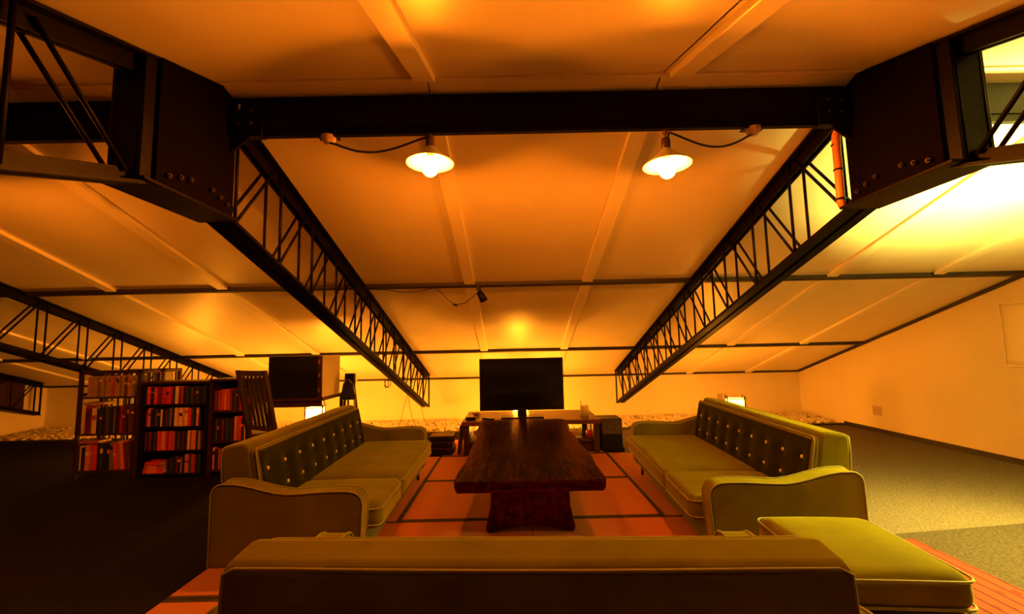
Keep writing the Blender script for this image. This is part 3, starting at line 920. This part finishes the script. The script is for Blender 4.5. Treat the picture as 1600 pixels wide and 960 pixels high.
def bookcase(label, x0, x1, h_, shelves, dark):
    r = thing('bookcase', label, 'bookcase', ((x0 + x1) / 2, 4.5, GF), group='closed-sided bookcases')
    w_ = x1 - x0
    d = .28
    for s in (-1, 1):
        a = s * w_ / 2 - (0 if s < 0 else .03)
        obj('side_panel', MB().box((a, 0, 0), (a + .03, d, h_ - .022)), M[dark], r, bevel=.002)
    obj('top', MB().box((-w_ / 2 - .004, -.006, h_ - .024), (w_ / 2 + .004, d, h_)), M['dark_wood'], r, bevel=.003)
    obj('back_panel', MB().box((-w_ / 2 + .03, d - .012, 0), (w_ / 2 - .03, d - .002, h_ - .024)), M['black'], r)
    for z in shelves:
        obj('shelf', MB().box((-w_ / 2 + .03, .004, z - .022), (w_ / 2 - .03, d - .012, z)), M[dark], r, bevel=.002)
    return r
bookcase('black four-shelf bookcase between the open rack and the slatted chair', -3.80, -3.115, .955, (.035, .262, .500, .725), 'black')
bookcase('dark bookcase partly hidden by the slatted chair', -3.105, -2.66, .970, (.06, .345, .650), 'dark_wood')

BOOKC = {'crimson': (.42, .020, .020), 'red': (.60, .030, .018), 'dark red': (.16, .012, .014), 'plum': (.09, .014, .030), 'cream': (.72, .55, .34), 'tan': (.36, .21, .11),
         'orange': (.62, .19, .05), 'black': (.012, .011, .011), 'dark green': (.025, .045, .022), 'brown': (.09, .040, .022), 'grey': (.16, .13, .11), 'rust': (.36, .085, .035)}
for k, v in BOOKC.items():
    M['book_' + k] = mat('book_cover_' + k.replace(' ', '_'), v, .5, noise=(30, tuple(c * 1.25 for c in v), (1, 1, 1)))
M['pages'] = mat('book_pages', (.66, .54, .36), .8)
ORD = ['first', 'second', 'third', 'fourth', 'fifth', 'sixth', 'seventh', 'eighth', 'ninth', 'tenth', 'eleventh', 'twelfth', 'thirteenth', 'fourteenth', 'fifteenth', 'sixteenth', 'seventeenth', 'eighteenth', 'nineteenth', 'twentieth', 'twenty-first', 'twenty-second', 'twenty-third', 'twenty-fourth', 'twenty-fifth', 'twenty-sixth']
bk_r = random.Random(21)
def book_mesh(w_, h_, d, colour, band):
    mb = MB()
    c = min(.004, w_ * .16)
    # spine and two boards
    mb.box((-w_ / 2, 0, 0), (w_ / 2, c, h_))
    mb.box((-w_ / 2, c, 0), (-w_ / 2 + c, d, h_))
    mb.box((w_ / 2 - c, c, 0), (w_ / 2, d, h_))
    nc = len(mb.f)
    mb.box((-w_ / 2 + c, c, .004), (w_ / 2 - c, d - .004, h_ - .004))
    np_ = len(mb.f)
    if band:
        mb.box((-w_ / 2 + .002, -.0012, h_ * band[0]), (w_ / 2 - .002, 0, h_ * band[1]))
    o = obj('book', mb, M['book_' + colour])
    o.data.materials.append(M['pages'])
    o.data.materials.append(M['book_' + (band[2] if band else colour)])
    for i, p in enumerate(o.data.polygons):
        p.material_index = 0 if i < nc else (1 if i < np_ else 2)
    return o
def fill(shelf_label, x0, x1, y, z, group, seq, lean_from=None, hmax=.2):
    """a row of books from x0 on; seq of (colour, width, height)"""
    x = x0
    for i, (colour, w_, h_) in enumerate(seq):
        if x + w_ > x1:
            break
        band = None
        if w_ > .022 and bk_r.random() < .6:
            a = bk_r.uniform(.5, .75)
            band = (a, a + bk_r.uniform(.06, .2), bk_r.choice(['cream', 'black', 'rust', 'orange', 'dark red']))
        d = bk_r.uniform(.13, .17)
        o = book_mesh(w_ - .0015, h_, d, colour, band)
        lean = 0
        if lean_from is not None and i >= lean_from:
            lean = math.radians(-7)
            o.rotation_euler = (0, lean, 0)
        o.location = (x + w_ / 2 + (h_ * .0 if not lean else .012), y + bk_r.uniform(.012, .03), z + (abs(math.sin(lean)) * w_ / 2))
        size = 'tall' if h_ > hmax * .93 else ('short' if h_ < hmax * .75 else 'medium')
        wid = 'slim' if w_ < .02 else ('thick' if w_ > .034 else 'mid-width')
        tag(o, '%s %s %s book, %s from the outer end of %s' % (size, wid, colour, ORD[i], shelf_label), 'book', group)
        x += w_ + (.006 if lean else 0)
# uniform volumes on the rack's top shelf
uni = [(bk_r.choice(['tan', 'tan', 'brown', 'tan', 'grey', 'rust']), .0232, .205 + bk_r.uniform(-.003, .003)) for _ in range(21)]
fill("the open rack's top shelf", RX - .24, RX + .285, 4.505, GF + .813, 'uniform volumes on the top shelf of the open rack', uni, hmax=.24)
def seq(cols, wl, wh, hl, hh):
    return [(c, bk_r.uniform(wl, wh), bk_r.uniform(hl, hh)) for c in cols.split(',')]
fill("the open rack's middle shelf", RX - .280, RX + .285, 4.505, GF + .443, 'books on the middle shelf of the open rack',
     [('cream', .024, .272), ('crimson', .020, .285), ('plum', .034, .250), ('dark red', .020, .246), ('cream', .050, .255), ('black', .022, .250), ('dark green', .034, .262), ('black', .028, .255),
      ('brown', .030, .262), ('dark green', .022, .258), ('black', .030, .262), ('grey', .026, .250), ('black', .030, .265), ('dark red', .024, .272), ('crimson', .024, .280), ('plum', .030, .285), ('black', .026, .27), ('brown', .026, .27), ('plum', .03, .27)], hmax=.29)
fill("the open rack's bottom shelf", RX - .280, RX + .275, 4.505, GF + .080, 'books on the bottom shelf of the open rack',
     [('cream', .018, .240), ('black', .045, .225), ('orange', .036, .250), ('rust', .030, .235), ('red', .042, .250), ('black', .040, .262), ('dark green', .030, .255), ('black', .036, .262), ('black', .030, .258), ('grey', .046, .265), ('red', .028, .262), ('rust', .024, .27), ('orange', .032, .285), ('dark red', .022, .27), ('brown', .022, .26)], lean_from=10, hmax=.29)
# books lying flat on the rows of the open rack
for (cx, z, col, lab) in ((RX - .17, GF + .443 + .288, 'tan', 'tan book lying flat on the middle row of the open rack'), (RX - .19, GF + .080 + .266, 'rust', 'rust book lying flat on the bottom row of the open rack')):
    o = book_mesh(.026, .20, .15, col, None)
    o.rotation_euler = (0, PI / 2, 0)
    o.location = (cx - .10, 4.52, z + .013)
    tag(o, lab, 'book')
fill("the hidden rack's top shelf", -3.945, -3.86, 4.82, GF + .813, 'slim books showing above the black bookcase', [('cream', .012, .225), ('black', .022, .222), ('cream', .012, .222), ('grey', .024, .225)], hmax=.23)
mx0, mx1 = -3.765, -3.148
g4 = 'books in the black bookcase'
fill("the black bookcase's top shelf", mx0, mx1, 4.510, GF + .725, g4,
     [('red', .036, .180), ('black', .040, .176), ('red', .030, .172), ('dark red', .020, .165), ('dark red', .020, .165), ('rust', .018, .160), ('crimson', .030, .172), ('red', .030, .176), ('red', .026, .174), ('dark red', .020, .165), ('black', .022, .16), ('cream', .034, .178), ('plum', .014, .165), ('crimson', .034, .176), ('black', .022, .165), ('dark green', .024, .168), ('black', .026, .172), ('brown', .022, .166), ('black', .026, .172), ('dark green', .026, .172), ('black', .026, .176), ('black', .026, .172), ('dark green', .026, .176)], hmax=.19)
fill("the black bookcase's second shelf", mx0, mx1, 4.510, GF + .500, g4,
     [('crimson', .022, .165), ('orange', .028, .185), ('black', .020, .170), ('black', .030, .172), ('grey', .014, .165), ('black', .036, .175), ('cream', .016, .172), ('black', .026, .176), ('plum', .020, .170), ('dark green', .030, .180), ('tan', .020, .184), ('black', .028, .178), ('cream', .036, .186), ('orange', .014, .184), ('cream', .034, .184), ('orange', .018, .184), ('cream', .034, .184), ('red', .036, .178), ('dark green', .026, .186), ('black', .022, .180), ('orange', .030, .182), ('black', .02, .18)], hmax=.20)
fill("the black bookcase's third shelf", mx0, mx1, 4.510, GF + .262, g4,
     [('plum', .022, .180), ('black', .020, .180), ('dark red', .024, .184), ('black', .030, .184), ('grey', .016, .178), ('black', .020, .18), ('red', .042, .190), ('cream', .014, .188), ('orange', .022, .188), ('crimson', .022, .180), ('plum', .016, .178), ('red', .034, .188), ('rust', .024, .172), ('black', .026, .180), ('brown', .022, .180), ('black', .024, .184), ('plum', .022, .182), ('black', .022, .18), ('rust', .016, .17), ('cream', .022, .192), ('dark red', .012, .188), ('orange', .044, .192), ('black', .022, .185), ('tan', .020, .184)], hmax=.20)
fill("the black bookcase's bottom shelf", -3.52, mx1, 4.510, GF + .035, g4,
     [('black', .030, .150), ('dark green', .024, .155), ('black', .030, .160), ('dark red', .022, .160), ('black', .024, .165), ('tan', .018, .150), ('black', .020, .165), ('orange', .044, .190), ('brown', .026, .185), ('tan', .014, .185), ('crimson', .034, .180), ('black', .024, .180), ('dark green', .024, .185)], hmax=.20)
for k, (col, w_, rz, lab) in enumerate((('red', .044, .0, 'red book lying flat at the bottom of the pile in the black bookcase'), ('rust', .040, .06, 'rust book lying flat in the middle of the pile in the black bookcase'), ('red', .030, -.05, 'slim red book on top of the flat pile in the black bookcase'))):
    o = book_mesh(w_, .20 - .02 * k, .15, col, (.2, .7, 'orange') if k < 2 else None)
    o.rotation_euler = (0, PI / 2, rz)
    o.location = (-3.755 + .01 * k, 4.515, GF + .035 + sum((.044, .040, .030)[:k]) + w_ / 2 + .001)
    tag(o, lab, 'book')
rx0, rx1 = -3.07, -2.692
g5 = 'books in the dark bookcase behind the slatted chair'
fill("the chair-side bookcase's top shelf", rx0, rx1, 4.512, GF + .650, g5,
     [('dark red', .020, .200), ('dark red', .020, .204), ('rust', .018, .200), ('rust', .020, .210), ('red', .020, .212), ('orange', .018, .212), ('red', .024, .214), ('rust', .018, .214), ('dark red', .020, .19), ('black', .024, .190), ('brown', .020, .195), ('black', .024, .195), ('dark red', .022, .2), ('crimson', .024, .205), ('black', .024, .2), ('cream', .014, .19), ('black', .024, .2), ('crimson', .02, .2)], hmax=.22)
fill("the chair-side bookcase's middle shelf", rx0, rx1, 4.512, GF + .345, g5,
     [('black', .024, .215), ('grey', .012, .215), ('black', .026, .218), ('black', .026, .214), ('dark red', .018, .218), ('black', .022, .216), ('dark green', .020, .214), ('black', .024, .218), ('plum', .018, .214), ('black', .024, .22), ('orange', .026, .238), ('rust', .020, .240), ('red', .024, .238), ('black', .024, .22), ('cream', .012, .22), ('black', .026, .22), ('rust', .020, .2)], hmax=.25)
fill("the chair-side bookcase's bottom shelf", rx0, rx1, 4.512, GF + .060, g5,
     [('orange', .026, .215), ('black', .030, .200), ('rust', .022, .200), ('dark red', .020, .21), ('black', .03, .2), ('brown', .026, .21), ('black', .03, .2), ('plum', .024, .2), ('black', .03, .21), ('tan', .02, .2), ('black', .03, .21), ('rust', .02, .21)], hmax=.22)

# ------------------------------------------------------------------ slatted chair
ch = thing('slatted_chair', 'dark wooden chair with a high slatted back before the bookcase', 'chair', (-2.125, 4.10, GF), math.radians(-30))
lean = .20
def backpt(x, z):                               # back leans to -y with height
    return (x, -.19 - max(0, z - .44) * lean, z)
for s in (-1, 1):
    obj('back_post', MB().prism([(-.17, 0), (-.205, 0), (-.21, .44), (-.21 - .63 * lean, 1.075), (-.178 - .63 * lean, 1.075), (-.172, .44)], 'x', s * .205 - .018, s * .205 + .018), M['dark_wood'], ch, bevel=.003)
    obj('leg', MB().box((s * .19 - .018, .17, 0), (s * .19 + .018, .205, .43)), M['dark_wood'], ch, bevel=.003)
    obj('side_stretcher', MB().box((s * .197 - .010, -.18, .20), (s * .197 + .010, .18, .23)), M['dark_wood'], ch)
for z0, z1 in ((1.025, 1.072), (.545, .580)):
    yb = -.197 - (z0 - .44) * lean
    obj('back_rail', MB().box((-.19, yb - .012, z0), (.19, yb + .012, z1)), M['dark_wood'], ch, bevel=.003)
for i in range(5):
    xx = -.125 + .0625 * i
    y0, y1 = backpt(0, .56)[1], backpt(0, 1.04)[1]
    obj('slat', MB().prism([(y0 - .012, .56), (y0 - .001, .56), (y1 - .001, 1.04), (y1 - .012, 1.04)], 'x', xx - .013, xx + .013), M['dark_wood'], ch)
obj('seat', MB().rbox((0, 0, .455), (.225, .215, .028), .018, (4, 4, 1), puff=.008), M['dark_wood'], ch, smooth=True)

# ------------------------------------------------------------------ desk, cabinet, case stand
dk = thing('desk', 'narrow dark wooden desk behind the left-hand sofa carrying a boxy cabinet', 'desk', (-2.335, 4.98, GF))
obj('desktop', MB().box((-.31, -.29, .705), (.31, .33, .737)), M['dark_wood'], dk, bevel=.003)
obj('apron', MB().box((-.28, -.26, .64), (.28, -.24, .706)), M['dark_wood'], dk)
for sx, yy in ((-1, -.25), (1, .28)):
    obj('leg', MB().box((sx * .28 - .018, yy, 0), (sx * .28 + .018, yy + .036, .706)), M['dark_wood'], dk)
cb = thing('cabinet', 'boxy cabinet with black door and pale side standing on the desk', 'cabinet', (-2.335, 4.70, GF + .737))
obj('body', MB().box((-.285, .022, 0), (.285, .50, .445)), M['white_board'], cb, bevel=.003)
dr = obj('door', MB().box((-.285, 0, .0), (.245, .022, .447)), M['black'], cb, bevel=.002)
obj('frame_edge', MB().box((.245, -.002, 0), (.287, .024, .447)), M['dark_wood'], cb, bevel=.002)
obj('handle', MB().tube([(.215, -.002, .20), (.215, -.022, .205), (.215, -.022, .255), (.215, -.002, .26)], .005, 6), M['bolt'], dr, smooth=True)
for z in (.06, .22, .36):
    obj('hinge', MB().box((.252, -.006, z), (.272, -.001, z + .045)), M['brass'], cb)
cs = thing('stand', 'dark two-legged wooden stand between the desk and the wall', 'stand', (-1.935, 5.22, GF))
for s in (-1, 1):
    obj('leg', MB().tube([(s * .085, 0, 0), (s * .045, 0, .94)], .014, 8), M['dark_wood'], cs, smooth=True)
    obj('rear_leg', MB().tube([(s * .085, .20, 0), (s * .03, .02, .92)], .012, 8), M['dark_wood'], cs, smooth=True)
obj('head', MB().box((-.055, -.03, .84), (.055, .04, .965)), M['black'], cs, bevel=.006)
bg = thing('bag', 'black cloth bag hanging from the dark stand beside the cabinet', 'bag', (-1.935, 5.165, GF + .66))
bgm = MB().rbox((0, 0, .105), (.085, .035, .105), .03, (6, 4, 6), fn=lambda p: Vector((p.x * (1.08 - .45 * max(0, (p.z + .105) / .21)), p.y * (1.05 - .3 * (p.z + .105) / .21), p.z)))
obj('pouch', bgm, M['black_cloth'], bg, smooth=True)
obj('strap', MB().tube([(-.045, -.01, .19), (-.02, -.025, .235), (.02, -.03, .235), (.05, -.01, .19), (.075, .0, .10), (.08, .0, -.05), (.075, .0, -.20)], .005, 6), M['white_cable'], bg, smooth=True)
tag(obj('desk_cable', MB().tube([(-2.12, 4.93, GF + .70), (-2.10, 4.95, GF + .55), (-2.14, 5.0, GF + .42), (-2.12, 5.1, GF + .2), (-2.10, 5.2, GF + .004)], .004, 5), M['cable'], smooth=True), 'thin black cable dangling below the desk', 'cable')

# ------------------------------------------------------------------ paper lanterns along the back
def lantern(label, x, y=5.93, rz=0.0, paper='paper'):
    l = thing('paper_lantern', label, 'lantern', (x, y, GF), rz, 'paper floor lanterns along the back')
    a = .105
    for sx in (-1, 1):
        for sy in (-1, 1):
            obj('post', MB().box((sx * a - .008, sy * a - .008, 0), (sx * a + .008, sy * a + .008, .53)), M['dark_wood'], l)
    for z in (.06, .485):
        for k in range(4):
            b = MB().box((-a, -a - .005, z), (a, -a + .005, z + .012))
            R = rotz_m(k * PI / 2)
            b.v = [tuple(R @ Vector(p)) for p in b.v]
            obj('rail', b, M['dark_wood'], l)
    for k in range(4):
        b = MB().box((-a + .008, -a + .004, .072), (a - .008, -a + .0055, .485))
        R = rotz_m(k * PI / 2)
        b.v = [tuple(R @ Vector(p)) for p in b.v]
        obj('paper_screen', b, M[paper], l)
    return l
lantern('lit paper lantern on the carpet under the desk behind the left-hand sofa', -2.66, rz=.25, paper='paper_bright')
lantern('lit paper lantern behind the right-hand sofa, beside the wall socket', 2.99, rz=-.35)
lantern('lit paper lantern hidden behind the television table', .10, y=6.20, paper='paper_bright')
lantern('lit paper lantern hidden behind the open book rack', -4.62, y=5.95)

# wall fittings
ws = thing('wall_socket', 'pale wall socket on the low back wall beside the lit lantern', 'socket', (3.507, YW, .315))
obj('plate', MB().box((-.045, -.010, -.062), (.045, 0, .062)), M['plate'], ws, bevel=.003)
for z in (-.025, .025):
    obj('outlet', MB().box((-.018, -.012, z - .012), (.018, -.009, z + .012)), M['box'], ws)
ws = thing('wall_plate', 'square pinkish blank plate low on the right-hand wall', 'wall plate', (XR, 5.90, .275))
obj('plate', MB().box((-.008, -.068, -.062), (0, .068, .062)), M['plate'], ws, bevel=.003)
for s in (-1, 1):
    obj('screw', MB().tube([(-.008, s * .045, 0), (-.010, s * .045, 0)], .005, 8), M['bolt'], ws)
sh = thing('wall_sheet', 'pale creased plastic sheet taped to the right-hand wall', 'sheet', (XR, 3.75, 1.24))
vs, fs = [], []
n, k = 12, 8
for j in range(k + 1):
    for i in range(n + 1):
        y = -.54 + 1.08 * i / n
        z = -.30 + .60 * j / k
        edge = 1 if i in (0, n) or j in (0, k) else 0
        vs.append((-.012 - (.006 if edge else .004 * mnoise.noise(Vector((y * 4, z * 4, 2)))), y, z))
for j in range(k):
    for i in range(n):
        q = j * (n + 1) + i
        fs.append((q, q + 1, q + n + 2, q + n + 1))
o = obj('film', MB().add(vs, fs), M['sheet'], sh, smooth=True)
so = o.modifiers.new('thick', 'SOLIDIFY')
so.thickness = .010
so.offset = 1
for lo, hi in (((-.024, .53, -.30), (0, .545, .30)), ((-.024, -.54, -.31), (0, .545, -.295)), ((-.024, -.54, .295), (0, .545, .31))):
    obj('edge_strip', MB().box(lo, hi), M['batten'], sh, bevel=.003)

# ------------------------------------------------------------------ the standing lamp outside the frame, which lights the open floor beside the ottoman
dl = thing('standing_lamp', 'tall standing lamp with a cloth drum shade on the open carpet', 'lamp', (3.10, 2.20, GF))
obj('base', MB().lathe([(.001, 0), (.14, 0), (.14, .012), (.03, .025), (.001, .026)], (0, 0, 0), 24), M['black'], dl, smooth=True)
obj('pole', MB().tube([(0, 0, .02), (0, 0, 1.20)], .010, 10), M['black'], dl, smooth=True)
tilt = roty_m(math.radians(10))
shm = MB().lathe([(.200, -.140), (.180, .133), (.176, .133), (.196, -.140)], (0, 0, 0), 32, close=True)
shm.v = [tuple(tilt @ Vector(p) + Vector((0, 0, 1.29))) for p in shm.v]
obj('shade', shm, M['drum_shade'], dl, smooth=True)
obj('bulb', MB().ball((0, 0, 1.290), .075, .075, .080, 14, 9), M['drum_bulb'], dl, smooth=True)
rgm = MB().box((-.192, -.004, -.104), (.192, .004, -.096)).box((-.004, -.192, -.104), (.004, .192, -.096))
rgm.v = [tuple(tilt @ Vector(p) + Vector((0, 0, 1.29))) for p in rgm.v]
obj('shade_ring', rgm, M['black'], dl)
